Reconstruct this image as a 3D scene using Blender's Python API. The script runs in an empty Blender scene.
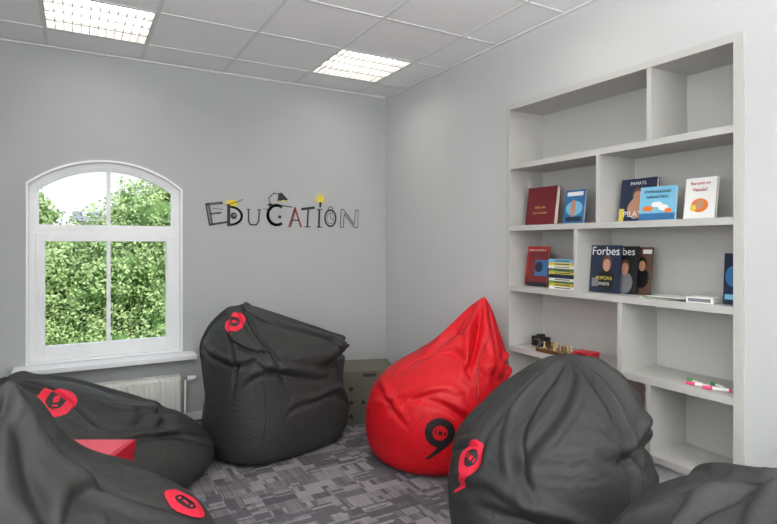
import bpy, bmesh, math, random, time
from mathutils import Vector, Matrix, noise
from mathutils.bvhtree import BVHTree
T0=time.time()
random.seed(7)
scene=bpy.context.scene
scene.view_settings.view_transform='Standard'
scene.view_settings.look='None'
scene.view_settings.exposure=0.0

# ------------------------------------------------------------------ helpers
def lin(c):
    c=c/255.0
    return c/12.92 if c<=0.04045 else ((c+0.055)/1.055)**2.4
def rgb(r,g,b): return (lin(r),lin(g),lin(b),1.0)

MATS={}
def mat(name,col,rough=0.6,metal=0.0,bump=0.0,bscale=200.0,var=0.0,vscale=3.0,spec=0.5,emit=None,estr=0.0,sheen=0.0):
    if name in MATS: return MATS[name]
    m=bpy.data.materials.new(name); m.use_nodes=True
    nt=m.node_tree; b=nt.nodes['Principled BSDF']
    b.inputs['Base Color'].default_value=col
    b.inputs['Roughness'].default_value=rough
    b.inputs['Metallic'].default_value=metal
    b.inputs['Specular IOR Level'].default_value=spec
    if sheen: b.inputs['Sheen Weight'].default_value=sheen
    if emit:
        b.inputs['Emission Color'].default_value=emit
        b.inputs['Emission Strength'].default_value=estr
    tc=nt.nodes.new('ShaderNodeTexCoord')
    if bump>0:
        n=nt.nodes.new('ShaderNodeTexNoise'); n.inputs['Scale'].default_value=bscale; n.inputs['Detail'].default_value=3
        bp=nt.nodes.new('ShaderNodeBump'); bp.inputs['Strength'].default_value=bump; bp.inputs['Distance'].default_value=0.002
        nt.links.new(tc.outputs['Object'],n.inputs['Vector'])
        nt.links.new(n.outputs['Fac'],bp.inputs['Height']); nt.links.new(bp.outputs['Normal'],b.inputs['Normal'])
    if var>0:
        n=nt.nodes.new('ShaderNodeTexNoise'); n.inputs['Scale'].default_value=vscale; n.inputs['Detail'].default_value=4
        mx=nt.nodes.new('ShaderNodeMix'); mx.data_type='RGBA'
        mx.inputs['A'].default_value=tuple(c*(1-var) for c in col[:3])+(1,)
        mx.inputs['B'].default_value=tuple(min(1,c*(1+var)) for c in col[:3])+(1,)
        nt.links.new(tc.outputs['Object'],n.inputs['Vector'])
        nt.links.new(n.outputs['Fac'],mx.inputs['Factor']); nt.links.new(mx.outputs['Result'],b.inputs['Base Color'])
    MATS[name]=m
    return m

class B:
    """mesh builder collecting parts into one object"""
    def __init__(s): s.bm=bmesh.new(); s.mats=[]
    def mi(s,m):
        if m not in s.mats: s.mats.append(m)
        return s.mats.index(m)
    def face(s,pts,m,M=None):
        vs=[s.bm.verts.new((M@Vector(p)) if M else Vector(p)) for p in pts]
        f=s.bm.faces.new(vs); f.material_index=s.mi(m); return f
    def box(s,x0,x1,y0,y1,z0,z1,m,M=None,bev=0.0):
        t=bmesh.new()
        bmesh.ops.create_cube(t,size=1.0)
        for v in t.verts:
            v.co=Vector(((x0+x1)/2+v.co.x*(x1-x0),(y0+y1)/2+v.co.y*(y1-y0),(z0+z1)/2+v.co.z*(z1-z0)))
        if bev>0: bmesh.ops.bevel(t,geom=t.edges[:],offset=bev,segments=2,affect='EDGES',profile=0.5)
        s.merge(t,m,M)
    def merge(s,t,m,M=None,smooth=False):
        mi=s.mi(m); mp={}
        for v in t.verts: mp[v]=s.bm.verts.new((M@v.co) if M else v.co)
        for f in t.faces:
            try:
                nf=s.bm.faces.new([mp[v] for v in f.verts]); nf.material_index=mi; nf.smooth=smooth
            except ValueError: pass
        t.free()
    def cyl(s,r1,r2,h,m,M=None,seg=24):
        t=bmesh.new(); bmesh.ops.create_cone(t,cap_ends=True,segments=seg,radius1=r1,radius2=r2,depth=h)
        s.merge(t,m,M,smooth=False)
    def sph(s,r,m,M=None,seg=16):
        t=bmesh.new(); bmesh.ops.create_uvsphere(t,u_segments=seg,v_segments=seg//2+2,radius=r)
        s.merge(t,m,M,smooth=True)
    def text(s,txt,size,m,M,extrude=0.0004):
        cu=bpy.data.curves.new('t','FONT'); cu.body=txt; cu.size=size; cu.align_x='CENTER'; cu.align_y='CENTER'; cu.extrude=extrude; cu.resolution_u=3
        o=bpy.data.objects.new('t',cu); scene.collection.objects.link(o)
        dg=bpy.context.evaluated_depsgraph_get(); dg.update()
        me=bpy.data.meshes.new_from_object(o.evaluated_get(dg))
        t=bmesh.new(); t.from_mesh(me); s.merge(t,m,M)
        bpy.data.objects.remove(o); bpy.data.meshes.remove(me)
    def obj(s,name,M=None,parent=None,recalc=True):
        if recalc: bmesh.ops.recalc_face_normals(s.bm,faces=s.bm.faces[:])
        me=bpy.data.meshes.new(name); s.bm.to_mesh(me); s.bm.free()
        for m in s.mats: me.materials.append(m)
        o=bpy.data.objects.new(name,me); scene.collection.objects.link(o)
        if M: o.matrix_world=M
        if parent: o.parent=parent
        return o

# ------------------------------------------------------------------ dimensions
XR=2.53; YB=4.46; XL=-1.35; YF=-2.3; H=2.75; EYE=1.38

# ------------------------------------------------------------------ materials
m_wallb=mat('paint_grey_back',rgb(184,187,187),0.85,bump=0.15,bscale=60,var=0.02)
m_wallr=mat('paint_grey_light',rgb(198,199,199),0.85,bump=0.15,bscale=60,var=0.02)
m_white=mat('white_pvc',rgb(245,246,247),0.35)
m_trim=mat('white_trim',rgb(232,233,233),0.5)
m_shelf=mat('shelf_laminate',rgb(190,189,185),0.5,var=0.01)
m_rad=mat('radiator_enamel',rgb(238,237,231),0.35)
m_tbar=mat('ceiling_tbar',rgb(228,229,229),0.5)
m_metal=mat('brushed_metal',rgb(170,170,172),0.3,metal=1.0)
m_black=mat('black_plastic',rgb(22,22,24),0.4)

def mat_tiles():
    m=mat('mineral_fibre_tile',rgb(246,247,247),0.9)
    nt=m.node_tree; b=nt.nodes['Principled BSDF']
    tc=nt.nodes.new('ShaderNodeTexCoord')
    n=nt.nodes.new('ShaderNodeTexNoise'); n.inputs['Scale'].default_value=160; n.inputs['Detail'].default_value=5
    r=nt.nodes.new('ShaderNodeValToRGB')
    r.color_ramp.elements[0].position=0.34; r.color_ramp.elements[0].color=rgb(228,229,229)
    r.color_ramp.elements[1].position=0.5; r.color_ramp.elements[1].color=rgb(248,249,249)
    nt.links.new(tc.outputs['Object'],n.inputs['Vector']); nt.links.new(n.outputs['Fac'],r.inputs['Fac'])
    nt.links.new(r.outputs['Color'],b.inputs['Base Color'])
    return m
m_tile=mat_tiles()

def mat_carpet():
    m=bpy.data.materials.new('carpet_tiles'); m.use_nodes=True; nt=m.node_tree; b=nt.nodes['Principled BSDF']
    N=nt.nodes.new; L=nt.links.new
    tc=N('ShaderNodeTexCoord')
    def cells(sx,sy,off):
        a=N('ShaderNodeVectorMath'); a.operation='ADD'; a.inputs[1].default_value=(off,off*1.7,0.0)
        s=N('ShaderNodeVectorMath'); s.operation='SNAP'; s.inputs[1].default_value=(sx,sy,10.0)
        w=N('ShaderNodeTexWhiteNoise'); w.noise_dimensions='3D'
        L(tc.outputs['Object'],a.inputs[0]); L(a.outputs[0],s.inputs[0]); L(s.outputs[0],w.inputs['Vector'])
        return w.outputs['Value']
    def math_(op,a,b_):
        n=N('ShaderNodeMath'); n.operation=op
        for i,v in enumerate((a,b_)):
            if isinstance(v,(int,float)): n.inputs[i].default_value=v
            else: L(v,n.inputs[i])
        return n.outputs[0]
    A=cells(0.12,0.022,0.013); Bc=cells(0.026,0.14,0.057); C=cells(0.18,0.13,0.031); D=cells(0.009,0.5,0.0); E=cells(0.085,0.065,0.07)
    pick=math_('GREATER_THAN',C,0.5)
    mx=N('ShaderNodeMix'); mx.data_type='FLOAT'; L(pick,mx.inputs['Factor']); L(A,mx.inputs['A']); L(Bc,mx.inputs['B'])
    pick2=math_('GREATER_THAN',E,0.5)
    mx2=N('ShaderNodeMix'); mx2.data_type='FLOAT'; L(pick2,mx2.inputs['Factor']); L(mx.outputs[0],mx2.inputs['A']); L(C,mx2.inputs['B'])
    v=math_('ADD',math_('MULTIPLY',mx2.outputs[0],0.82),math_('MULTIPLY',D,0.18))
    ns=N('ShaderNodeTexNoise'); ns.inputs['Scale'].default_value=350; ns.inputs['Detail'].default_value=2
    L(tc.outputs['Object'],ns.inputs['Vector'])
    v=math_('ADD',v,math_('MULTIPLY',math_('SUBTRACT',ns.outputs['Fac'],0.5),0.6))
    r=N('ShaderNodeValToRGB'); L(v,r.inputs['Fac'])
    e=r.color_ramp.elements; e[0].position=0.1; e[0].color=rgb(88,86,91); e[1].position=0.9; e[1].color=rgb(152,148,152)
    x=e.new(0.46); x.color=rgb(108,105,110)
    x=e.new(0.62); x.color=rgb(132,129,133)
    L(r.outputs['Color'],b.inputs['Base Color']); b.inputs['Roughness'].default_value=0.95; b.inputs['Specular IOR Level'].default_value=0.1
    bp=N('ShaderNodeBump'); bp.inputs['Strength'].default_value=0.5; bp.inputs['Distance'].default_value=0.004
    L(ns.outputs['Fac'],bp.inputs['Height']); L(bp.outputs['Normal'],b.inputs['Normal'])
    return m
m_carpet=mat_carpet()

def mat_fabric(name,col,rough,spec,var=0.12):
    m=mat(name,col,rough,spec=spec,var=var,vscale=6.0)
    nt=m.node_tree; b=nt.nodes['Principled BSDF']
    tc=nt.nodes.new('ShaderNodeTexCoord')
    L=nt.links.new
    def nz(scale,det,dist,st,dd,prev=None):
        w=nt.nodes.new('ShaderNodeTexNoise'); w.inputs['Scale'].default_value=scale; w.inputs['Detail'].default_value=det; w.inputs['Distortion'].default_value=dist
        bp=nt.nodes.new('ShaderNodeBump'); bp.inputs['Strength'].default_value=st; bp.inputs['Distance'].default_value=dd
        L(tc.outputs['Object'],w.inputs['Vector']); L(w.outputs['Fac'],bp.inputs['Height'])
        if prev: L(prev,bp.inputs['Normal'])
        return bp.outputs['Normal']
    n1=nz(7,3,1.2,0.3,0.014)
    n2=nz(16,2,2.2,0.25,0.008,n1)
    n3=nz(420,2,0,0.3,0.001,n2)
    L(n3,b.inputs['Normal'])
    return m
m_dark=mat_fabric('charcoal_nylon',rgb(50,51,50),0.56,0.35)
m_red=mat_fabric('red_nylon',rgb(205,14,28),0.48,0.35,0.06)
m_seamd=mat('seam_dark',rgb(34,34,34),0.5); m_seamr=mat('seam_red',rgb(150,10,20),0.45)
m_badge_red=mat('badge_red',rgb(225,30,60),0.5)
m_badge_blk=mat('badge_black',rgb(28,22,24),0.5)

# ------------------------------------------------------------------ room shell
b=B(); b.box(XL-0.2,XR+0.5,YF-0.2,YB+0.3,-0.12,0.0,m_carpet); b.obj('floor')

# window opening outline (in back wall)
WX0,WX1,WZ0,WZS,RISE=-0.289,0.719,0.545,1.79,0.188
WC=(WX0+WX1)/2; WA=(WX1-WX0)/2
WR=(WA*WA+RISE*RISE)/(2*RISE); WCZ=WZS+RISE-WR
def outline(w,zb=None,n=28):
    a=WA-w; R=WR-w
    zb=WZ0+w if zb is None else zb
    th=math.asin(a/R)
    pts=[(WC-a,zb),(WC+a,zb)]
    for i in range(n+1):
        t=th-2*th*i/n
        pts.append((WC+R*math.sin(t),WCZ+R*math.cos(t)))
    return pts
b=B()
arch=outline(0)
ap=arch[2:][::-1]   # left to right
for y in (YB,YB+0.3):
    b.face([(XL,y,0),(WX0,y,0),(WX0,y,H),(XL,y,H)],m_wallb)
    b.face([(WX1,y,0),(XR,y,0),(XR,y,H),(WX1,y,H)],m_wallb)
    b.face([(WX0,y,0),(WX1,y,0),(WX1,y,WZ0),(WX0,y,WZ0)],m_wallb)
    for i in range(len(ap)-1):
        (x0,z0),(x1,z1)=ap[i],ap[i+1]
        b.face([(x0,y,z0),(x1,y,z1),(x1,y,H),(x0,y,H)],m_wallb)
for i in range(len(arch)):
    (x0,z0),(x1,z1)=arch[i],arch[(i+1)%len(arch)]
    b.face([(x0,YB,z0),(x1,YB,z1),(x1,YB+0.3,z1),(x0,YB+0.3,z0)],m_trim)
b.face([(XL,YB,H),(XR,YB,H),(XR,YB+0.3,H),(XL,YB+0.3,H)],m_wallb)
b.obj('wall_back',recalc=False)

# right wall with an opening for the recessed bookcase
SY0,SY1,SZ0,SZ1,SD=1.288,2.788,0.28,2.30,0.29
b=B()
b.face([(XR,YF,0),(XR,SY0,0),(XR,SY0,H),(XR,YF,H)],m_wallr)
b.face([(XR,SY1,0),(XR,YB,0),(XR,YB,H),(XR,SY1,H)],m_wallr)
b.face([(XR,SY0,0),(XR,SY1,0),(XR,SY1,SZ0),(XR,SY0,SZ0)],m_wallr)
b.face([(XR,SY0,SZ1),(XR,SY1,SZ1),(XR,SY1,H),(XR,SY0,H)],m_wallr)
b.obj('wall_right',recalc=False)

# left wall and front wall with unseen windows added for fill light
b=B()
LY0,LY1,LZ0,LZ1=-1.4,1.4,0.85,2.4
for x in (XL,XL-0.2):
    b.face([(x,YF,0),(x,LY0,0),(x,LY0,H),(x,YF,H)],m_wallb)
    b.face([(x,LY1,0),(x,YB,0),(x,YB,H),(x,LY1,H)],m_wallb)
    b.face([(x,LY0,0),(x,LY1,0),(x,LY1,LZ0),(x,LY0,LZ0)],m_wallb)
    b.face([(x,LY0,LZ1),(x,LY1,LZ1),(x,LY1,H),(x,LY0,H)],m_wallb)
for (ya,za,yb,zb) in ((LY0,LZ0,LY1,LZ0),(LY1,LZ0,LY1,LZ1),(LY1,LZ1,LY0,LZ1),(LY0,LZ1,LY0,LZ0)):
    b.face([(XL,ya,za),(XL,yb,zb),(XL-0.2,yb,zb),(XL-0.2,ya,za)],m_trim)
b.obj('wall_left',recalc=False)
FX0,FX1=-0.7,1.9
b=B()
b.box(XL-0.2,FX0,YF-0.2,YF,0,H+0.2,m_wallb); b.box(FX1,XR+0.4,YF-0.2,YF,0,H+0.2,m_wallb)
b.box(FX0,FX1,YF-0.2,YF,0,LZ0,m_wallb); b.box(FX0,FX1,YF-0.2,YF,LZ1,H+0.2,m_wallb)
b.obj('wall_front')
b=B(); x0,x1=XL-0.12,XL-0.06
b.box(x0,x1,LY0,LY1,LZ0,LZ0+0.07,m_white); b.box(x0,x1,LY0,LY1,LZ1-0.07,LZ1,m_white)
for y in (LY0,(LY0+LY1)/2-0.035,LY1-0.07): b.box(x0,x1,y,y+0.07,LZ0+0.07,LZ1-0.07,m_white)
b.obj('added_window_left')  # unseen window, added as an opening for side light on the right wall
b=B(); y0,y1=YF-0.12,YF-0.06
b.box(FX0,FX1,y0,y1,LZ0,LZ0+0.07,m_white); b.box(FX0,FX1,y0,y1,LZ1-0.07,LZ1,m_white)
for x in (FX0,(FX0+FX1)/2-0.035,FX1-0.07): b.box(x,x+0.07,y0,y1,LZ0+0.07,LZ1-0.07,m_white)
b.obj('added_window_front')  # added window behind the viewpoint, an opening for the front fill

# ceiling: tiles with grid, light openings
gx=[XL]+[-0.77+0.6*i for i in range(6)]+[XR+0.0]
gy=[YF]+[-1.9+0.6*i for i in range(11)]+[YB]
lights=[(-0.17,3.5),(1.63,3.5),(-0.17,1.7),(1.63,1.7),(-0.17,-0.1),(1.63,-0.1)]
b=B()
for i in range(len(gx)-1):
    for j in range(len(gy)-1):
        if any(abs(gx[i]-lx)<0.01 and abs(gy[j]-ly)<0.01 for lx,ly in lights): continue
        b.face([(gx[i],gy[j],H),(gx[i],gy[j+1],H),(gx[i+1],gy[j+1],H),(gx[i+1],gy[j],H)],m_tile)
# roof deck over plenum keeps daylight out
b.box(XL-0.2,XR+0.4,YF-0.2,YB+0.3,H+0.16,H+0.3,m_wallb)
for x in gx[1:-1]: b.box(x-0.012,x+0.012,YF,YB,H-0.003,H+0.004,m_tbar)
for y in gy[1:-1]: b.box(XL,XR,y-0.012,y+0.012,H-0.0035,H+0.0035,m_tbar)
b.obj('ceiling',recalc=False)
b=B(); b.box(XL,XR,YB-0.022,YB-0.0005,H-0.016,H-0.005,m_tbar); b.obj('trim_1')
b=B(); b.box(XR-0.022,XR-0.0005,YF,YB-0.022,H-0.016,H-0.005,m_tbar); b.obj('trim_2')
b=B(); b.box(XL,XR,YB-0.014,YB-0.0005,0.0005,0.06,m_trim); b.obj('baseboard_back')
b=B(); b.box(XR-0.014,XR-0.0005,YF,YB-0.014,0.0005,0.06,m_trim); b.obj('baseboard_right')

m_lamp=mat('lamp_diffuser',rgb(255,255,255),0.5,emit=(1.0,0.97,0.92,1),estr=7.5)
m_lampd=mat('lamp_reflector',rgb(240,240,236),0.3,emit=(1.0,0.97,0.92,1),estr=2.0)
m_louv=mat('louvre_aluminium',rgb(170,168,164),0.5)
for lx,ly in lights:
    b=B()
    x0,x1,y0,y1=lx+0.015,lx+0.585,ly+0.015,ly+0.585
    zt=H+0.06
    for i in range(4):
        ya=y0+(y1-y0)*i/4; yb=y0+(y1-y0)*(i+1)/4; d=(yb-ya)*0.15
        b.face([(x0,ya+d,zt),(x1,ya+d,zt),(x1,yb-d,zt),(x0,yb-d,zt)],m_lamp)
        b.face([(x0,ya,zt),(x1,ya,zt),(x1,ya+d,zt),(x0,ya+d,zt)],m_lampd)
        b.face([(x0,yb-d,zt),(x1,yb-d,zt),(x1,yb,zt),(x0,yb,zt)],m_lampd)
    b.box(x0-0.005,x0,y0,y1,H-0.003,zt+0.02,m_louv); b.box(x1,x1+0.005,y0,y1,H-0.003,zt+0.02,m_louv)
    b.box(x0,x1,y0-0.005,y0,H-0.003,zt+0.02,m_louv); b.box(x0,x1,y1,y1+0.005,H-0.003,zt+0.02,m_louv)
    for i in range(1,4):
        y=y0+(y1-y0)*i/4; b.box(x0,x1,y-0.006,y+0.006,H,H+0.022,m_louv)
    for i in range(1,12):
        x=x0+(x1-x0)*i/12; b.box(x-0.0018,x+0.0018,y0,y1,H+0.001,H+0.016,m_louv)
    b.obj('ceiling_light',recalc=False)

# ------------------------------------------------------------------ window
m_glass=bpy.data.materials.new('window_glass'); m_glass.use_nodes=True
nt=m_glass.node_tree; nt.nodes.clear()
o=nt.nodes.new('ShaderNodeOutputMaterial'); tr=nt.nodes.new('ShaderNodeBsdfTransparent'); gl=nt.nodes.new('ShaderNodeBsdfGlossy'); mx=nt.nodes.new('ShaderNodeMixShader')
gl.inputs['Roughness'].default_value=0.02; mx.inputs[0].default_value=0.006
nt.links.new(tr.outputs[0],mx.inputs[1]); nt.links.new(gl.outputs[0],mx.inputs[2]); nt.links.new(mx.outputs[0],o.inputs[0])
def ring(b,o1,o2,ya,yb,m):
    n=len(o1)
    for i in range(n):
        j=(i+1)%n
        for y in (ya,yb):
            b.face([(o1[i][0],y,o1[i][1]),(o1[j][0],y,o1[j][1]),(o2[j][0],y,o2[j][1]),(o2[i][0],y,o2[i][1])],m)
        for oo in (o1,o2):
            b.face([(oo[i][0],ya,oo[i][1]),(oo[j][0],ya,oo[j][1]),(oo[j][0],yb,oo[j][1]),(oo[i][0],yb,oo[i][1])],m)
b=B()
ring(b,outline(0.001),outline(0.055),YB+0.05,YB+0.12,m_white)
ring(b,outline(-0.002),outline(0.012),YB-0.012,YB+0.05,m_white)
b.box(WX0+0.05,WX1-0.05,YB+0.045,YB+0.115,1.43,1.495,m_white)
# lower sash
sx0,sx1,sz0,sz1=WX0+0.05,WX1-0.05,WZ0+0.05,1.44
y0,y1=YB+0.035,YB+0.10
w=0.058
b.box(sx0,sx0+w,y0,y1,sz0,sz1,m_white,bev=0.004); b.box(sx1-w,sx1,y0,y1,sz0,sz1,m_white,bev=0.004)
b.box(sx0+w,sx1-w,y0,y1,sz0,sz0+w,m_white); b.box(sx0+w,sx1-w,y0,y1,sz1-w+0.01,sz1,m_white)
b.box(WC-0.013,WC+0.013,y0+0.015,y1-0.015,sz0+w,sz1-w+0.01,m_white)
b.box(WC-0.013,WC+0.013,y0+0.02,y1-0.01,1.495,WZS+RISE-0.05,m_white)
ring(b,outline(0.054,1.494),outline(0.07,1.51),YB+0.06,YB+0.1,m_white)
g=outline(0.05); b.face([(p[0],YB+0.085,p[1]) for p in g],m_glass)
# handle
b.box(sx0+0.018,sx0+0.042,y0-0.012,y0,1.00,1.07,m_white,bev=0.003); b.box(sx0+0.022,sx0+0.036,y0-0.035,y0-0.02,0.93,1.045,m_white,bev=0.004)
b.box(sx0+0.024,sx0+0.034,y0-0.03,y0-0.008,1.03,1.042,m_white)
b.obj('window_1',recalc=True)
b=B(); b.box(-0.36,0.80,4.285,YB+0.049,0.505,0.54,m_white,bev=0.004); b.obj('trim_window_sill')

# radiator
b=B()
rx0,rx1,ry0,ry1,rz0,rz1=-0.42,0.68,4.31,4.405,0.08,0.385
b.box(rx0,rx1,ry0+0.012,ry0+0.02,rz0,rz1,m_rad); b.box(rx0,rx1,ry1-0.02,ry1-0.006,rz0,rz1,m_rad)
n=30
for i in range(n):
    x=rx0+0.018+(rx1-rx0-0.036)*i/(n-1)
    b.box(x-0.010,x+0.010,ry0-0.012,ry0+0.014,rz0+0.02,rz1-0.02,m_rad,bev=0.004)
for i in range(50):
    x=rx0+0.01+(rx1-rx0-0.02)*i/49; b.box(x-0.002,x+0.002,ry0+0.02,ry1-0.02,rz0+0.01,rz1-0.002,m_rad)
b.box(rx0-0.004,rx0,ry0,ry1,rz0,rz1+0.004,m_rad); b.box(rx1,rx1+0.004,ry0,ry1,rz0,rz1+0.004,m_rad)
R90=Matrix.Rotation(math.pi/2,4,'Y')
b.cyl(0.009,0.009,0.09,m_metal,Matrix.Translation((rx1+0.04,4.36,0.35))@R90)
b.cyl(0.021,0.017,0.06,m_white,Matrix.Translation((rx1+0.09,4.36,0.35))@R90)
b.cyl(0.009,0.009,0.34,m_white,Matrix.Translation((rx1+0.045,4.36,0.174)))
for x in (rx0+0.15,rx1-0.15): b.box(x-0.015,x+0.015,ry1-0.01,YB-0.0005,0.15,0.3,m_rad)
b.obj('radiator')

# ------------------------------------------------------------------ bookcase
b=B(); th=0.034; xf=XR-0.018; xb=XR+SD
b.box(xf,xb,SY0,SY0+0.04,SZ0,SZ1,m_shelf); b.box(xf,xb,SY1-0.03,SY1,SZ0,SZ1,m_shelf)
b.box(xf,xb,SY0+0.04,SY1-0.03,SZ1-0.035,SZ1,m_shelf); b.box(xf,xb,SY0+0.04,SY1-0.03,SZ0,SZ0+th,m_shelf)
b.box(xb,xb+0.012,SY0,SY1,SZ0,SZ1,m_shelf)
zs=[1.885,1.478,1.08,0.68]
for z in zs: b.box(xf+0.004,xb,SY0+0.04,SY1-0.03,z-th/2,z+th/2,m_shelf)
tops=[SZ1-0.035]+[z-th/2 for z in zs]; bots=[z+th/2 for z in zs]+[SZ0+th]
for y,zt,zb in zip((1.739,2.05,2.206,1.911,1.745),tops,bots):
    b.box(xf+0.006,xb,y-0.013,y+0.013,zb,zt,m_shelf)
b.obj('bookcase')
Z1,Z2,Z3,Z4=[z+th/2+0.0005 for z in zs]

# ------------------------------------------------------------------ books
m_page=mat('book_pages',rgb(232,226,208),0.8)
def cm(name,r,g,b_,rough=0.35): return mat('cover_'+name,rgb(r,g,b_),rough)
def place(x,y,z,yaw=0,lean=0): # local x -> toward -Y, local -y -> toward -X
    return Matrix.Translation((x,y,z))@Matrix.Rotation(math.radians(-90+yaw),4,'Z')@Matrix.Rotation(math.radians(-lean),4,'X')
RX=Matrix.Rotation(math.pi/2,4,'X')
def book(b,M,w,h,t,cover,art=(),titles=()):
    c=0.0025
    b.box(-w/2,w/2,-t,-t+c,0,h,cover,M); b.box(-w/2,w/2,-c,0,0,h,cover,M)
    b.box(-w/2,-w/2+c,-t+c,-c,0,h,cover,M)
    b.box(-w/2+c,w/2-0.004,-t+c,-c,0.004,h-0.004,m_page,M)
    k=0
    cl=lambda a: max(0.01,min(0.99,a))
    for a in art:
        k+=1
        if len(a)==5:
            ax0,ax1,az0,az1,m=a
            b.box(-w/2+ax0*w,-w/2+ax1*w,-t-0.0003*k,-t,az0*h,az1*h,m,M)
        else: # ellipse: cx,cz,rx,rz (fractions),m,'e'
            cx,cz,rx,rz,m,_=a
            t_=bmesh.new()
            top=[t_.verts.new((-w/2+cl(cx+rx*math.cos(q*math.pi/10))*w,-t-0.0003*k,cl(cz+rz*math.sin(q*math.pi/10))*h)) for q in range(20)]
            bot=[t_.verts.new((v.co.x,-t+0.0002,v.co.z)) for v in top]
            t_.faces.new(top); t_.faces.new(bot[::-1])
            for q in range(20): t_.faces.new([top[q],top[(q+1)%20],bot[(q+1)%20],bot[q]])
            b.merge(t_,m,M)
    for (txt,size,zc,m) in titles:
        b.text(txt,size,m,M@Matrix.Translation((0,-t-0.004,zc*h))@RX)
def bookobj(name,x,y,z,w,h,t,cover,art=(),titles=(),yaw=0,lean=8):
    # lift so that the tilted lower front edge rests on the board
    b=B(); book(b,place(x,y,z+t*math.sin(math.radians(0)),yaw,lean),w,h,t,cover,art,titles)
    zm=min(v.co.z for v in b.bm.verts)
    for v in b.bm.verts: v.co.z+=z-zm
    return b.obj(name)
c_maroon=cm('maroon',110,22,34); c_gold=cm('gold',200,170,90); c_blue=cm('blue',52,110,160); c_sky=cm('sky',120,185,215)
c_navy=cm('navy',28,40,66); c_white=cm('white',235,235,232); c_orange=cm('orange',225,120,50); c_redc=cm('red',180,40,40)
c_skin=cm('skin',190,140,112); c_blk=cm('black',26,26,28); c_green=cm('green',110,140,70); c_yel=cm('yellow',215,195,80); c_brown=cm('brown',95,70,55); c_grey=cm('grey',120,122,125)
c_dkr=cm('darkred',120,30,34)
def person(cx,cz,s,face,body,hair):
    return ((cx,cz-0.32*s,0.30*s,0.26*s,body,'e'),(cx,cz+0.06*s,0.17*s,0.17*s,hair,'e'),(cx,cz,0.13*s,0.14*s,face,'e'))
bookobj('hardcover_book',2.63,2.57,Z2,0.25,0.245,0.035,c_maroon,(),(('Bible, kas',0.024,0.45,c_gold),('Dzives Gudriba',0.02,0.3,c_gold)))
bookobj('paperback_book',2.62,2.30,Z2,0.15,0.205,0.02,c_blue,((0.1,0.9,0.06,0.2,c_navy),(0.5,0.45,0.42,0.22,c_sky,'e'),(0.45,0.45,0.13,0.26,c_skin,'e'),(0.1,0.9,0.82,0.94,c_white)))
bookobj('paperback_book',2.66,1.90,Z2,0.215,0.235,0.025,c_navy,((0.45,0.3,0.18,0.25,c_sky,'e'),)+person(0.5,0.58,0.9,c_skin,c_skin,c_brown)+((0.78,0.98,0.1,0.5,c_sky),(0.0,0.14,0.0,0.3,c_yel)),(('PAMATS',0.026,0.88,c_white),('PILATES',0.045,0.16,c_white)))
bookobj('paperback_book',2.60,1.745,Z2,0.19,0.175,0.02,c_sky,((0.0,1.0,0.0,0.2,c_blue),(0.25,0.34,0.16,0.08,c_orange,'e'),(0.5,0.46,0.16,0.08,c_white,'e'),(0.68,0.36,0.14,0.09,c_white,'e'),(0.82,0.27,0.1,0.07,c_orange,'e')),(('STIPRINASANAS',0.02,0.84,c_blk),('GIMNASTIKA',0.02,0.68,c_blk)),yaw=4)
bookobj('paperback_book',2.62,1.535,Z2,0.15,0.2,0.02,c_white,((0.5,0.32,0.28,0.17,c_orange,'e'),(0.5,0.34,0.14,0.12,c_skin,'e'),(0.3,0.26,0.1,0.08,c_yel,'e')),(('Barosim un',0.021,0.86,c_redc),('Vesela!',0.026,0.70,c_redc)))
bookobj('magazine',2.655,2.655,Z3,0.19,0.26,0.012,c_redc,((0.0,1,0.0,0.25,c_dkr),(0.5,0.4,0.35,0.2,c_brown,'e'),(0.6,0.6,0.2,0.12,c_skin,'e')),(('MEHANIKA',0.03,0.88,c_white),))
bookobj('magazine',2.61,2.60,Z3,0.17,0.23,0.012,c_dkr,((0.35,1.0,0.3,0.75,c_blue),(0.55,0.55,0.2,0.15,c_navy,'e'),(0.0,1.0,0.0,0.12,c_blk)))
# horizontal stack of books
b=B(); z=Z3
cols=[c_white,c_yel,c_green,c_white,c_navy,c_yel,c_green,c_white,c_yel,c_sky]
for i,c in enumerate(cols):
    t=random.uniform(0.014,0.024); w=random.uniform(0.15,0.2); 
    M=Matrix.Translation((2.56+random.uniform(-.005,.008),2.36+random.uniform(-.006,.006),z))@Matrix.Rotation(math.radians(random.uniform(-5,5)),4,'Z')
    b.box(0,w*0.72,-0.1,0.1,0,0.002,c,M); b.box(0,w*0.72,-0.1,0.1,t-0.002,t,c,M); b.box(0,0.003,-0.1,0.1,0.002,t-0.002,c,M)
    b.box(0.003,w*0.72-0.003,-0.095,0.095,0.002,t-0.002,m_page,M)
    b.box(-0.0006,0,-0.07,0.05,t*0.35,t*0.65,c_blk if i%2 else c_navy,M)
    z+=t+0.0003
b.obj('book_stack')
bookobj('magazine',2.615,2.085,Z3,0.20,0.27,0.008,c_navy,person(0.55,0.58,0.95,c_skin,c_blk,c_brown)+((0.08,0.3,0.12,0.3,c_grey),),(('Forbes',0.068,0.87,c_white),('POPOVA',0.028,0.30,c_yel),('STASTS',0.022,0.18,c_white)),lean=6)
bookobj('magazine',2.66,2.01,Z3,0.2,0.265,0.008,c_blk,person(0.6,0.52,0.9,c_skin,c_grey,c_brown),(('Forbes',0.06,0.88,c_white),),lean=6)
bookobj('magazine',2.70,1.95,Z3,0.2,0.26,0.008,c_brown,person(0.7,0.6,0.8,c_skin,c_blk,c_blk)+((0.7,0.98,.86,.95,c_white),),(),lean=6,yaw=-3)
b=B()
for i,(c,a,yy) in enumerate(((c_white,6,1.72),(c_grey,-8,1.70),(c_green,12,1.69),(c_white,2,1.68))):
    M=Matrix.Translation((2.62,yy,Z3+0.0012+i*0.003))@Matrix.Rotation(math.radians(a),4,'Z')
    b.box(-0.07,0.1,-0.1,0.1,-0.001,0.0015,c,M)
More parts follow.
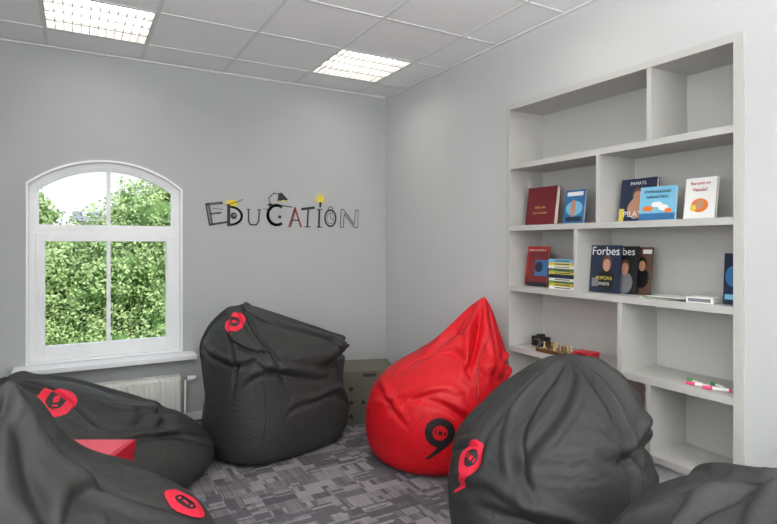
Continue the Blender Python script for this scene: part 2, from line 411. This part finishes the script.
b.obj('brochures')
b=B(); M=Matrix.Translation((2.585,1.50,Z3))@Matrix.Rotation(math.radians(8),4,'Z')
b.box(-0.05,0.05,-0.06,0.06,0,0.028,c_white,M,bev=0.002); b.box(-0.051,-0.0502,-0.05,0.05,0.006,0.022,c_grey,M)
b.obj('card_box')
bookobj('magazine',2.60,1.378,Z3,0.075,0.235,0.01,c_navy,((0.5,0.55,0.4,0.2,c_blue,'e'),(0.1,0.9,0.1,0.2,c_sky)),lean=4,yaw=0)

# chess board box with pieces, camera, red box, markers
b=B(); M=Matrix.Translation((2.585,2.41,Z4))
m_wood=mat('walnut',rgb(92,62,38),0.4,var=0.2,vscale=25); m_cream=mat('cream_wood',rgb(205,180,130),0.5); 
b.box(-0.06,0.06,-0.14,0.12,0,0.022,m_wood,M,bev=0.002)
for i in range(4):
    for j in range(8):
        b.box(-0.05+i*0.025,-0.025+i*0.025,-0.12+j*0.028,-0.092+j*0.028,0.022,0.0225,m_cream if (i+j)%2 else m_wood,M)
for i in range(18):
    px_,py_=-0.0375+0.025*(i%4),-0.105+0.028*random.randint(0,7)
    P=M@Matrix.Translation((px_,py_,0.0225)); c=m_cream if i%2 else m_wood
    b.cyl(0.009,0.007,0.006,c,P@Matrix.Translation((0,0,0.003)),12); b.cyl(0.006,0.0035,0.024,c,P@Matrix.Translation((0,0,0.017)),12); b.sph(0.0065,c,P@Matrix.Translation((0,0,0.032)),10)
b.obj('chess_set')
b=B(); M=Matrix.Translation((2.68,2.63,Z4))@Matrix.Rotation(math.radians(-90),4,'Z')
b.box(-0.06,0.06,-0.035,0.02,0,0.065,m_black,M,bev=0.006); b.box(-0.02,0.02,-0.03,0.015,0.065,0.08,m_black,M,bev=0.004)
b.cyl(0.027,0.025,0.03,m_metal,M@Matrix.Translation((0.012,-0.05,0.032))@RX); b.cyl(0.02,0.02,0.004,m_black,M@Matrix.Translation((0.012,-0.066,0.032))@RX)
b.cyl(0.007,0.007,0.008,m_metal,M@Matrix.Translation((-0.04,-0.01,0.069)),12)
b.obj('photo_camera')
m_gift=mat('gift_red',rgb(200,28,42),0.4)
b=B(); M=Matrix.Translation((2.585,2.185,Z4))@Matrix.Rotation(math.radians(8),4,'Z')
b.box(-0.045,0.045,-0.055,0.055,0,0.03,m_gift,M,bev=0.002); b.box(-0.047,0.047,-0.057,0.057,0.03,0.05,m_gift,M,bev=0.002); b.box(-0.0485,-0.047,-0.03,0.03,0.033,0.046,c_maroon,M)
b.obj('gift_box')
m_mg=mat('marker_green',rgb(60,170,80),0.4); m_mp=mat('marker_pink',rgb(225,70,120),0.4)
for (x,y,a,m) in ((2.60,1.535,70,m_mg),(2.575,1.50,100,m_mp),(2.62,1.44,60,m_mg),(2.58,1.42,115,m_mp)):
    b=B(); M=Matrix.Translation((x,y,Z4+0.0085))@Matrix.Rotation(math.radians(a),4,'Z')@Matrix.Rotation(math.pi/2,4,'Y')
    b.cyl(0.008,0.008,0.07,c_white,M,16); b.cyl(0.0085,0.008,0.04,m,M@Matrix.Translation((0,0,0.052)),16); b.cyl(0.0083,0.0083,0.01,m,M@Matrix.Translation((0,0,-0.038)),16)
    b.obj('marker_pen')

# ------------------------------------------------------------------ wall lettering (EDUCATION)
b=B(); YW=YB-0.001
m_ik=mat('vinyl_black',rgb(44,44,46),0.5); m_ir=mat('vinyl_red',rgb(150,60,62),0.5); m_iy=mat('vinyl_yellow',rgb(238,215,60),0.5); m_ig=mat('vinyl_grey',rgb(120,122,124),0.5)
LAY=[0]
def stroke(pts,w,m,closed=False):
    LAY[0]+=1; ya=YW-0.0015-0.00004*LAY[0]
    n=len(pts); rng=n if closed else n-1
    for i in range(rng):
        p=Vector(pts[i]); q=Vector(pts[(i+1)%n]); d=(q-p)
        if d.length<1e-6: continue
        d.normalize(); nn=Vector((-d.y,d.x))*w/2; e=d*w*0.35
        a,b2,c,d2=p-e+nn,q+e+nn,q+e-nn,p-e-nn
        b.face([(a.x,ya,a.y),(b2.x,ya,b2.y),(c.x,ya,c.y),(d2.x,ya,d2.y)],m)
def blob(cx,cz,rx,rz,m,n=24):
    LAY[0]+=1; ya=YW-0.0015-0.00004*LAY[0]
    b.face([(cx+rx*math.cos(2*math.pi*i/n),ya,cz+rz*math.sin(2*math.pi*i/n)) for i in range(n)],m)
def poly(pts,m):
    LAY[0]+=1; ya=YW-0.0015-0.00004*LAY[0]
    b.face([(x,ya,z) for x,z in pts],m)
def arc(cx,cz,rx,rz,a0,a1,n=20): return [(cx+rx*math.cos(math.radians(a0+(a1-a0)*i/n)),cz+rz*math.sin(math.radians(a0+(a1-a0)*i/n))) for i in range(n+1)]
# E : pencil and ruler strokes
stroke([(0.935,1.53),(0.91,1.68)],0.034,m_ik); stroke([(0.934,1.54),(0.912,1.67)],0.016,m_ig)
stroke([(0.90,1.685),(1.02,1.70)],0.02,m_ik); stroke([(0.925,1.685),(1.0,1.695)],0.007,m_ig)
stroke([(0.93,1.61),(1.01,1.622)],0.014,m_ik); stroke([(0.935,1.612),(1.0,1.621)],0.005,m_ir); stroke([(0.93,1.525),(1.06,1.548)],0.016,m_ik)
stroke([(0.95,1.655),(1.03,1.65)],0.004,m_ik)
# D with yellow blob
blob(1.10,1.70,0.05,0.03,m_iy)
stroke([(1.075,1.525),(1.075,1.68)],0.026,m_ik); stroke(arc(1.085,1.60,0.095,0.072,-90,90),0.018,m_ik); blob(1.115,1.60,0.026,0.028,m_ik); blob(1.12,1.605,0.012,0.012,m_ig); stroke([(1.05,1.685),(1.15,1.715),(1.185,1.735)],0.006,m_ik)
# U
stroke([(1.235,1.65),(1.235,1.56),(1.25,1.53),(1.30,1.53),(1.32,1.56),(1.325,1.65)],0.012,m_ik); stroke([(1.22,1.655),(1.25,1.655)],0.007,m_ik); stroke([(1.31,1.655),(1.34,1.655)],0.007,m_ik)
# C with desk lamp
stroke(arc(1.475,1.615,0.078,0.082,60,300),0.024,m_ik); blob(1.50,1.60,0.014,0.014,m_ik)
stroke([(1.42,1.70),(1.405,1.755),(1.45,1.80),(1.505,1.79)],0.007,m_ik); blob(1.42,1.70,0.024,0.012,m_ik)
poly([(1.49,1.80),(1.52,1.805),(1.575,1.745),(1.48,1.735)],m_ik); blob(1.53,1.735,0.014,0.010,m_iy)
stroke([(1.50,1.70),(1.61,1.685)],0.008,m_ik); stroke([(1.43,1.655),(1.36,1.665)],0.005,m_ik)
# A
stroke([(1.585,1.52),(1.635,1.68),(1.69,1.52)],0.016,m_ir); stroke([(1.60,1.52),(1.64,1.665)],0.006,m_ik); stroke([(1.605,1.575),(1.672,1.575)],0.010,m_ik)
# T : hammer like
stroke([(1.70,1.672),(1.81,1.688)],0.022,m_ik); stroke([(1.757,1.68),(1.747,1.52)],0.015,m_ik); stroke([(1.725,1.52),(1.775,1.52)],0.008,m_ik)
# I with bulb
stroke([(1.855,1.52),(1.86,1.67)],0.018,m_ik); stroke([(1.835,1.52),(1.885,1.52)],0.008,m_ik); stroke([(1.835,1.672),(1.885,1.676)],0.008,m_ik)
blob(1.87,1.765,0.034,0.037,m_iy); stroke([(1.87,1.73),(1.868,1.70)],0.020,m_ik)
for k in range(7):
    a=math.radians(-10+k*33); stroke([(1.87+0.045*math.cos(a),1.765+0.047*math.sin(a)),(1.87+0.066*math.cos(a),1.765+0.068*math.sin(a))],0.005,m_iy)
# O
stroke(arc(1.965,1.60,0.052,0.072,0,360),0.014,m_ik); stroke(arc(1.965,1.60,0.034,0.05,0,360),0.004,m_ik); stroke([(1.965,1.60),(1.965,1.64)],0.005,m_ik); stroke([(1.965,1.60),(1.99,1.585)],0.005,m_ik)
stroke([(1.94,1.675),(1.955,1.70),(1.98,1.70),(1.99,1.675)],0.006,m_ik)
# N outline
stroke([(2.06,1.52),(2.07,1.68),(2.095,1.68),(2.20,1.55),(2.215,1.68),(2.24,1.68),(2.235,1.52),(2.20,1.52),(2.10,1.64),(2.09,1.52)],0.006,m_ik,closed=True)
stroke([(2.105,1.655),(2.2,1.535)],0.006,m_ig)
b.obj('wall_lettering',recalc=False)

# ------------------------------------------------------------------ storage cubes
m_cube=mat('olive_grey_card',rgb(98,96,84),0.6,var=0.08,vscale=8); m_cubed=mat('olive_dark',rgb(42,40,35),0.7)
s=0.2; b=B()
b.box(-s,s,-s,s,0,0.40,m_cube,bev=0.008)
b.box(-s-0.004,s+0.004,-s-0.004,s+0.004,0.34,0.405,m_cube,bev=0.004)
for f in range(4):
    Rf=Matrix.Rotation(f*math.pi/2,4,'Z')
    for i in range(4):
        for j in range(3):
            if (i+j)%2==0 or j==1:
                b.cyl(0.016,0.016,0.006,m_cubed,Rf@Matrix.Translation((-0.14+0.093*i,-s-0.001,0.06+0.105*j))@RX,16)
b.box(-0.05,0.05,-s-0.009,-s-0.003,0.36,0.385,m_cubed)
b.obj('storage_box',Matrix.Translation((2.02,3.88,0.0005))@Matrix.Rotation(math.radians(-20),4,'Z'))
m_rb=mat('red_box',rgb(220,70,88),0.5); m_rbd=mat('red_box_edge',rgb(190,20,44),0.45)
s=0.16; b=B()
b.box(-s,s,-s,s,0,0.42,m_rbd,bev=0.006); b.box(-s-0.006,s+0.006,-s-0.006,s+0.006,0.42,0.47,m_rbd,bev=0.006)
b.box(-s+0.015,s-0.015,-s+0.015,s-0.015,0.47,0.473,m_rb)
b.obj('storage_box',Matrix.Translation((0.02,2.72,0.0005))@Matrix.Rotation(math.radians(-30),4,'Z'))

# ------------------------------------------------------------------ bean bags
def catmull(P,t):
    n=len(P)-1; x=max(0,min(n-1e-6,t*n)); i=int(x); f=x-i
    p0=P[max(i-1,0)];p1=P[i];p2=P[i+1];p3=P[min(i+2,n)]
    return [0.5*((2*b_)+(-a+c)*f+(2*a-5*b_+4*c-d)*f*f+(-a+3*b_-3*c+d)*f**3) for a,b_,c,d in zip(p0,p1,p2,p3)]
def wrap(a): return (a+math.pi)%(2*math.pi)-math.pi
def sstep(a,b_,x):
    t=max(0,min(1,(x-a)/(b_-a))); return t*t*(3-2*t)
def make_bag(loc,yaw,rings,mat_,depth=1.0,expo=2.0,seed=0,cuts=59,folds=9,slump=6,A=0.034,front=-math.pi/2):
    full=[(rings[0][0],rings[0][1],0.0)]+[tuple(r) for r in rings]+[(rings[-1][0]+0.01,rings[-1][1],0.0)]
    S=[0]
    for a,c in zip(full[:-1],full[1:]): S.append(S[-1]+max(1e-4,math.hypot(a[0]-c[0],a[2]-c[2])))
    K=40; P=[]
    for k in range(K+1):
        s=S[-1]*k/K; i=0
        while i<len(S)-2 and S[i+1]<s: i+=1
        f=(s-S[i])/(S[i+1]-S[i]); P.append([a+(c-a)*f for a,c in zip(full[i],full[i+1])])
    for it in range(2):
        Q=[p[:] for p in P]
        for k in range(1,K): Q[k]=[(a+2*b_+c)/4 for a,b_,c in zip(P[k-1],P[k],P[k+1])]
        P=Q
    R=random.Random(seed*101+5)
    V=[]; 
    for k in range(folds):
        V.append((front+ (k-folds/2)*2*math.pi/folds+R.uniform(-.25,.25), R.uniform(.42,.66), R.uniform(-1.3,1.3), R.uniform(.6,1.15)*A, R.uniform(.018,.034), R.choice((-1,1)), R.uniform(0,6.28)))
    U=[]
    for k in range(slump):
        U.append((front+R.uniform(-1.5,1.5), R.uniform(.44,.78), R.uniform(.35,.8), R.uniform(-.16,.16), R.uniform(.45,.9)*A, R.uniform(.016,.032), R.uniform(-.25,.25)))
    bm=bmesh.new(); bmesh.ops.create_cube(bm,size=2.0)
    bmesh.ops.subdivide_edges(bm,edges=bm.edges[:],cuts=cuts,use_grid_fill=True)
    sd=Vector((seed*3.7,seed*1.9,seed*5.1)); Ltot=S[-1]
    for v in bm.verts:
        c=v.co; d=Vector([math.tan(x*math.pi/4) for x in c]).normalized()
        phi=math.acos(max(-1,min(1,-d.z))); s=phi/math.pi
        z,cx,r=catmull(P,s)
        th=math.atan2(d.y,d.x); ct,st=math.cos(th),math.sin(th)
        e=2.0/expo
        ex=math.copysign(abs(ct)**e,ct); ey=math.copysign(abs(st)**e,st)
        co=Vector((cx+r*ex,r*ey*depth,z))
        nrm=Vector((ex,ey,0.8*(s-0.4)*2)).normalized()
        dis=0.035*noise.noise(co*2.2+sd)
        wig=noise.noise(co*3+sd)*0.05
        for (t0,s0,dr,a,w,sg,ph) in V:
            tf=t0+dr*(1-s)*1.0+0.12*math.sin(s*9+ph)
            dd=wrap(th-tf)*max(r,0.02)*sg+wig*0.5
            if abs(dd)>0.25: continue
            k=sstep(s0,s0+0.16,s)
            if k<=0: continue
            k*=min(1,r/0.10+0.25)
            w2=w*min(1,r/0.2+0.3)
            dis+=k*a*(-math.exp(-(dd/w2)**2)+0.75*math.exp(-((dd-2.0*w2)/(1.3*w2))**2))
        for (t0,s0,half,sl,a,w,cv) in U:
            dt=wrap(th-t0)
            if abs(dt)>half: continue
            k=(1-(dt/half)**2)**1.5
            dd=(s-(s0+sl*dt+cv*dt*dt))*Ltot+wig
            if abs(dd)>0.2: continue
            dis+=k*a*(-math.exp(-(dd/w)**2)+0.8*math.exp(-((dd-2.0*w)/(1.4*w))**2))
        if z<0.12: dis*=max(0.25,z/0.12)
        co+=nrm*dis*(min(1,r/0.10+0.15))
        co.z=max(0.003,co.z)
        v.co=co
    me=bpy.data.meshes.new('bean_bag_chair'); bm.to_mesh(me); bm.free()
    me.materials.append(mat_)
    for p in me.polygons: p.use_smooth=True
    o=bpy.data.objects.new('bean_bag_chair',me); scene.collection.objects.link(o)
    o.matrix_world=Matrix.Translation(loc)@Matrix.Rotation(math.radians(yaw),4,'Z')
    o['ax']=[c for r in rings for c in (r[0],r[1])]
    return o
YAW=-29.87
bags=[]
bags.append((make_bag((1.20,3.62,0),15,[(0,-.02,.37),(.05,0,.46),(.214,.02,.48),(.383,-.005,.455),(.50,-.01,.445),(.60,0,.455),(.69,.005,.47),(.756,-.054,.395),(.844,-.15,.275),(.926,-.22,.15),(.98,-.26,.06)],m_dark,depth=0.74,expo=3.0,seed=1,folds=7,slump=11,A=0.038),
   (0.2527,1.008,-0.1447),m_badge_red,0.068,0,False))
bags.append((make_bag((2.035,2.91,0),YAW,[(0,-.03,.32),(.04,-.03,.39),(.13,-.02,.425),(.28,-.01,.44),(.444,.017,.43),(.55,.05,.39),(.63,.10,.33),(.708,.18,.245),(.78,.23,.18),(.84,.26,.128),(.925,.283,.085),(.985,.297,.05),(1.025,.305,.025)],m_red,seed=2,folds=10,slump=7,A=0.032),
   (0.580,0.820,-0.348),m_badge_blk,0.085,-12,True))
bags.append((make_bag((1.86,1.79,0),YAW,[(0,0,.36),(.05,0,.42),(.162,0,.45),(.30,0,.455),(.436,.005,.435),(.55,.025,.375),(.664,.065,.285),(.755,.095,.20),(.82,.105,.14),(.87,.10,.06)],m_dark,seed=3,folds=11,slump=9,A=0.036),
   (0.629,0.792,-0.394),m_badge_red,0.078,-12,True))
bags.append((make_bag((1.64,0.77,0),YAW,[(0,0,.38),(.1,0,.46),(.25,0,.48),(.45,0,.45),(.575,.02,.38),(.635,.04,.29),(.685,.07,.2),(.74,.12,.06)],m_dark,seed=4),None,None,0,0,False))
bags.append((make_bag((-0.05,3.53,0),-7,[(0,0,.68),(.05,0,.77),(.13,0,.80),(.24,-.03,.76),(.35,-.09,.66),(.46,-.16,.54),(.55,-.22,.40),(.61,-.26,.28),(.66,-.29,.12)],m_dark,depth=0.60,expo=2.5,seed=5,slump=11,A=0.038),
   (-0.0284,1.169,-0.2857),m_badge_red,0.095,60,False))
bags.append((make_bag((-0.15,1.80,0),YAW,[(0,0,.48),(.05,0,.54),(.12,0,.56),(.30,0,.575),(.45,.01,.54),(.55,.02,.475),(.61,.015,.395),(.68,-.01,.305),(.75,-.04,.22),(.84,-.045,.14),(.93,-.03,.08),(1.00,-.01,.03)],m_dark,seed=6,slump=10),
   (0.1749,1.0526,-0.476),m_badge_red,0.07,70,False))
print('bags built',time.time()-T0)
# light cloth pass: settles the fabric, softens the folds and adds small tension wrinkles
for o,*_ in bags:
    vg=o.vertex_groups.new(name='hold')
    zm=max(v.co.z for v in o.data.vertices)
    for v in o.data.vertices:
        t=v.co.z/zm
        vg.add([v.index],0.7-0.4*sstep(0.35,0.75,t),'REPLACE')
    md=o.modifiers.new('Cloth','CLOTH'); st=md.settings
    st.quality=5; st.mass=0.3; st.tension_stiffness=25; st.compression_stiffness=25; st.shear_stiffness=12; st.bending_stiffness=3.0
    st.tension_damping=15; st.compression_damping=15; st.bending_damping=2; st.air_damping=4
    st.vertex_group_mass='hold'; st.pin_stiffness=0.35; st.shrink_min=-0.013
    st.effector_weights.gravity=0.6
    md.point_cache.frame_start=1; md.point_cache.frame_end=20
for f in range(1,12): scene.frame_set(f)
print('cloth',time.time()-T0)

def logo_mask(u,v,tail):
    r=math.hypot(u,v)
    if r<1.0:
        if r<0.50:
            if abs(v)<0.14 and abs(u)<0.38 and abs(abs(u)-0.2)>0.06: return True
            return False
        return True
    if tail and -2.0<v<0.2:
        t=(0.2-v)/2.2
        xc=0.78-1.25*t**1.5; wd=0.30*(1-t)+0.10
        return abs(u-xc)<wd and v<-0.2
    return False
for (o,dirv,bm_mat,size,roll,tail) in bags:
    sub=o.modifiers.new('Sub','SUBSURF'); sub.levels=1; sub.render_levels=1
    dg=bpy.context.evaluated_depsgraph_get(); ev=o.evaluated_get(dg)
    me=bpy.data.meshes.new_from_object(ev)
    o.modifiers.clear(); o.data=me; o.vertex_groups.clear()
    me.name='bean_bag_chair'
    for v in me.vertices:
        if v.co.z<0.002: v.co.z=0.002
    bm=bmesh.new(); bm.from_mesh(me); bvh=BVHTree.FromBMesh(bm)
    isred=me.materials[0]==m_red
    me.materials.append(bm_mat if bm_mat else m_badge_red); me.materials.append(m_seamr if isred else m_seamd)
    # stitched seams between the gores, lying on the fabric
    ax=list(o['ax']); del o['ax']; AZ=ax[0::2]; AX=ax[1::2]
    def axis_x(z):
        for i in range(len(AZ)-1):
            if AZ[i]<=z<=AZ[i+1]: return AX[i]+(AX[i+1]-AX[i])*(z-AZ[i])/max(1e-5,AZ[i+1]-AZ[i])
        return AX[-1]
    for k in range(5):
        th=math.radians(-62+72*k); dx,dy=math.cos(th),math.sin(th)
        pts=[]
        zt=AZ[-1]-0.03; z=0.04
        while z<zt:
            q=Vector((axis_x(z),0,z)); r_=bvh.ray_cast(q+Vector((dx,dy,0.25))*1.6,-Vector((dx,dy,0.25)))
            if r_[0] is not None: pts.append((r_[0],r_[1]))
            z+=0.012
        prev=None
        for i in range(1,len(pts)-1):
            p=(pts[i-1][0]+pts[i][0]*2+pts[i+1][0])/4; n_=pts[i][1]; tg=(pts[i+1][0]-pts[i-1][0]).normalized(); sd_=tg.cross(n_).normalized()
            rr=0.0032
            cur=[bm.verts.new(p+sd_*rr*1.2),bm.verts.new(p+n_*rr*1.3),bm.verts.new(p-sd_*rr*1.2)]
            if prev:
                for a in range(2):
                    f=bm.faces.new([prev[a],prev[a+1],cur[a+1],cur[a]]); f.material_index=2; f.smooth=True
            prev=cur
    if dirv is None:
        bm.to_mesh(me); bm.free(); continue
    Mi=o.matrix_world.inverted()
    org=Mi@Vector((0,0,EYE)); dr=(Mi.to_3x3()@Vector(dirv)).normalized()
    hit,n,_,_=bvh.ray_cast(org,dr)
    acc=Vector((0,0,0))
    for a in range(8):
        q=hit+Vector((math.cos(a)*0.04,0,math.sin(a)*0.04)); r=bvh.find_nearest(q)
        acc+=r[1]
    n=acc.normalized()
    up=(Vector((0,0,1))-n*n.z).normalized(); rt=up.cross(n)
    ca,sa=math.cos(math.radians(roll)),math.sin(math.radians(roll))
    rt,up=rt*ca+up*sa,up*ca-rt*sa
    G=72; ext=2.1; vm={}
    def vert(i,j):
        if (i,j) in vm: return vm[(i,j)]
        u=-1.2+2.4*i/G; v=-ext+(ext+1.2)*j/G
        p=hit+rt*u*size+up*v*size
        r=bvh.ray_cast(p+n*0.12,-n)
        if r[0] is None or (r[0]-p).length>0.12: r=bvh.find_nearest(p)
        vm[(i,j)]=bm.verts.new(r[0]+r[1]*0.0038); return vm[(i,j)]
    for i in range(G):
        for j in range(G):
            u=-1.2+2.4*(i+.5)/G; v=-ext+(ext+1.2)*(j+.5)/G
            if logo_mask(u,v,tail):
                f=bm.faces.new([vert(i,j),vert(i+1,j),vert(i+1,j+1),vert(i,j+1)]); f.material_index=1; f.smooth=True
    bm.to_mesh(me); bm.free()
print('badges',time.time()-T0)
scene.frame_set(1)

# ------------------------------------------------------------------ outdoors
m_grass=mat('grass',rgb(95,130,60),0.9,var=0.3,vscale=1.5)
b=B(); b.box(-60,60,YB+0.6,90,-4.2,-4.0,m_grass); b.obj('ground')
def mat_leaf():
    m=mat('leaf',rgb(120,170,70),0.6)
    nt=m.node_tree; bs=nt.nodes['Principled BSDF']
    g=nt.nodes.new('ShaderNodeNewGeometry'); r=nt.nodes.new('ShaderNodeValToRGB')
    r.color_ramp.elements[0].color=rgb(122,158,92); r.color_ramp.elements[1].color=rgb(210,228,162)
    nt.links.new(g.outputs['Random Per Island'],r.inputs['Fac']); nt.links.new(r.outputs['Color'],bs.inputs['Base Color'])
    bs.inputs['Specular IOR Level'].default_value=0.2
    return m
m_leaf=mat_leaf(); m_core=mat('foliage_core',rgb(108,142,80),0.95,var=0.4,vscale=4); m_bark=mat('bark',rgb(86,70,56),0.9,var=0.3,vscale=6)
KS=1.75
def tree(x,y,zt,blobs,nleaf,seed):
    x*=KS; y*=KS; blobs=[(a*KS,b_*KS,EYE+(c-EYE)*KS,r*KS) for a,b_,c,r in blobs]
    zt=EYE+(zt-EYE)*KS
    random.seed(seed); b=B()
    b.cyl(0.26,0.14,zt+4.0,m_bark,Matrix.Translation((x,y,(zt-4.0)/2)),12)
    for (bx,by,bz,r) in blobs:
        t=bmesh.new(); bmesh.ops.create_icosphere(t,subdivisions=4,radius=r*0.74)
        for v in t.verts: v.co*=1+0.6*noise.noise(v.co*2.56/r+Vector((bx,by,bz)))
        b.merge(t,m_core,Matrix.Translation((x+bx,y+by,bz)),smooth=True)
    tot=sum(r*r for *_,r in blobs)
    li=b.mi(m_leaf)
    for (bx,by,bz,r) in blobs:
        for k in range(int(nleaf*r*r/tot)):
            d=Vector((random.gauss(0,1),random.gauss(0,1),random.gauss(0,1))).normalized()
            if d.y>0.4: continue
            rr=r*(0.74+0.34*random.random())*(1+0.6*noise.noise(d*2.6+Vector((bx,by,bz)))+0.3*noise.noise(d*6+Vector((bx,by,bz))))
            p=Vector((x+bx,y+by,bz))+d*rr
            nrm=(d+Vector((random.gauss(0,.6),random.gauss(0,.6)-.3,random.gauss(0,.6)+.3))).normalized()
            a=nrm.orthogonal().normalized(); a=Matrix.Rotation(random.random()*6.28,3,nrm)@a; c=nrm.cross(a)
            s=random.uniform(0.045,0.085)
            f=b.bm.faces.new([b.bm.verts.new(p+a*s*1.2),b.bm.verts.new(p+c*s*.7),b.bm.verts.new(p-a*s*1.2),b.bm.verts.new(p-c*s*.7)]); f.material_index=li
    return b.obj('tree',recalc=False)
tree(2.1,14.5,0.0,[(0,0,1.4,1.5),(-0.7,-.3,2.0,0.75),(0.4,0,2.5,.85),(-1.2,-.3,0.8,1.0),(1.3,0,1.2,1.3),(0.2,-.4,-0.6,1.5),(-1.0,-.2,-1.2,1.3)],60000,1)
tree(-1.2,15.0,-0.5,[(0,0,0.7,1.2),(0.15,0,2.0,0.65),(1.0,-.2,0.7,1.0),(0,-.3,-0.9,1.5),(1.5,-.3,-0.8,1.2)],50000,2)
tree(0.6,19.5,-0.5,[(0,0,0.2,1.6),(1.4,0,0.5,1.4),(-1.4,0,0.0,1.4),(0,0,-1.2,2.0),(-2.4,0,-.1,1.5)],24000,3)
m_bld=mat('far_plaster',rgb(225,222,216),0.9); m_roof=mat('far_roof',rgb(150,150,154),0.8); m_win=mat('far_window',rgb(60,66,74),0.3)
b=B(); b.box(0.0,2.2,58,66,-4,3.4,m_bld)
b.face([(-0.2,57.6,3.4),(2.4,57.6,3.4),(2.4,62,4.5),(-0.2,62,4.5)],m_roof); b.face([(-0.2,66.4,3.4),(2.4,66.4,3.4),(2.4,62,4.5),(-0.2,62,4.5)],m_roof)
b.box(0.6,1.1,60,60.8,3.9,5.0,m_bld)
for i in range(2): b.box(0.2+i*1.1,0.8+i*1.1,57.96,58.02,1.4,2.6,m_win)
b.obj('distant_building')

# ------------------------------------------------------------------ unseen uplighters added behind the viewpoint to brighten the ceiling
m_pole=mat('fill_uplighter_pole',rgb(180,180,182),0.3,metal=1.0)
for (x,y) in ((1.2,-1.3),(-0.75,-1.0)):
    b=B()
    b.cyl(0.14,0.13,0.025,m_pole,Matrix.Translation((x,y,0.0135)),32); b.cyl(0.012,0.012,1.66,m_pole,Matrix.Translation((x,y,0.85)),16)
    t=bmesh.new(); bmesh.ops.create_cone(t,cap_ends=False,segments=32,radius1=0.03,radius2=0.17,depth=0.10); b.merge(t,m_pole,Matrix.Translation((x,y,1.70)))
    b.obj('fill_uplighter',recalc=False)
    l=bpy.data.lights.new('fill_uplight','SPOT'); l.energy=250; l.spot_size=math.radians(170); l.spot_blend=0.25; l.shadow_soft_size=0.08; l.color=(1,0.98,0.95)
    lo=bpy.data.objects.new('fill_uplight',l); scene.collection.objects.link(lo); lo.location=(x,y,1.79); lo.rotation_euler=(math.pi,0,0)

# ------------------------------------------------------------------ world, sun, fill lights at the added windows, camera
w=bpy.data.worlds.new('World'); scene.world=w; w.use_nodes=True; nt=w.node_tree
bg=nt.nodes['Background']; tc=nt.nodes.new('ShaderNodeTexCoord'); sp=nt.nodes.new('ShaderNodeSeparateXYZ'); r=nt.nodes.new('ShaderNodeValToRGB')
r.color_ramp.elements[0].position=0.0; r.color_ramp.elements[0].color=(0.95,0.97,1.0,1)
r.color_ramp.elements[1].position=0.6; r.color_ramp.elements[1].color=(0.62,0.78,1.0,1)
nt.links.new(tc.outputs['Generated'],sp.inputs[0]); nt.links.new(sp.outputs['Z'],r.inputs['Fac']); nt.links.new(r.outputs['Color'],bg.inputs['Color'])
bg.inputs['Strength'].default_value=1.2
sl=bpy.data.lights.new('sun','SUN'); sl.energy=3.2; sl.angle=0.02; sl.color=(1,0.96,0.88)
so=bpy.data.objects.new('sun',sl); scene.collection.objects.link(so)
so.rotation_euler=Vector((-0.25,0.6,-0.75)).to_track_quat('-Z','Y').to_euler()
def area(name,loc,direction,sx,sy,power,col):
    l=bpy.data.lights.new(name,'AREA'); l.shape='RECTANGLE'; l.size=sx; l.size_y=sy; l.energy=power; l.color=col
    o=bpy.data.objects.new(name,l); scene.collection.objects.link(o); o.location=loc
    o.rotation_euler=Vector(direction).to_track_quat('-Z','Y').to_euler()
area('fill_left',(XL-0.3,0,1.62),(1,0,0.12),2.7,1.5,62,(0.97,0.985,1.0))  # added area light, brightens the room from the left
area('fill_front',(0.6,YF-0.45,1.45),(0,1,0.35),2.6,1.5,45,(1.0,0.99,0.97))  # added fill from behind, tilted up to lift walls and ceiling
cam=bpy.data.cameras.new('camera'); co=bpy.data.objects.new('camera',cam); scene.collection.objects.link(co)
co.location=(0,0,EYE); co.rotation_euler=(math.pi/2,0,math.radians(-29.87))
cam.sensor_width=36; cam.lens=546/777*36; cam.shift_y=-0.0245; cam.clip_start=0.05; cam.clip_end=300
scene.camera=co
print('done',time.time()-T0)
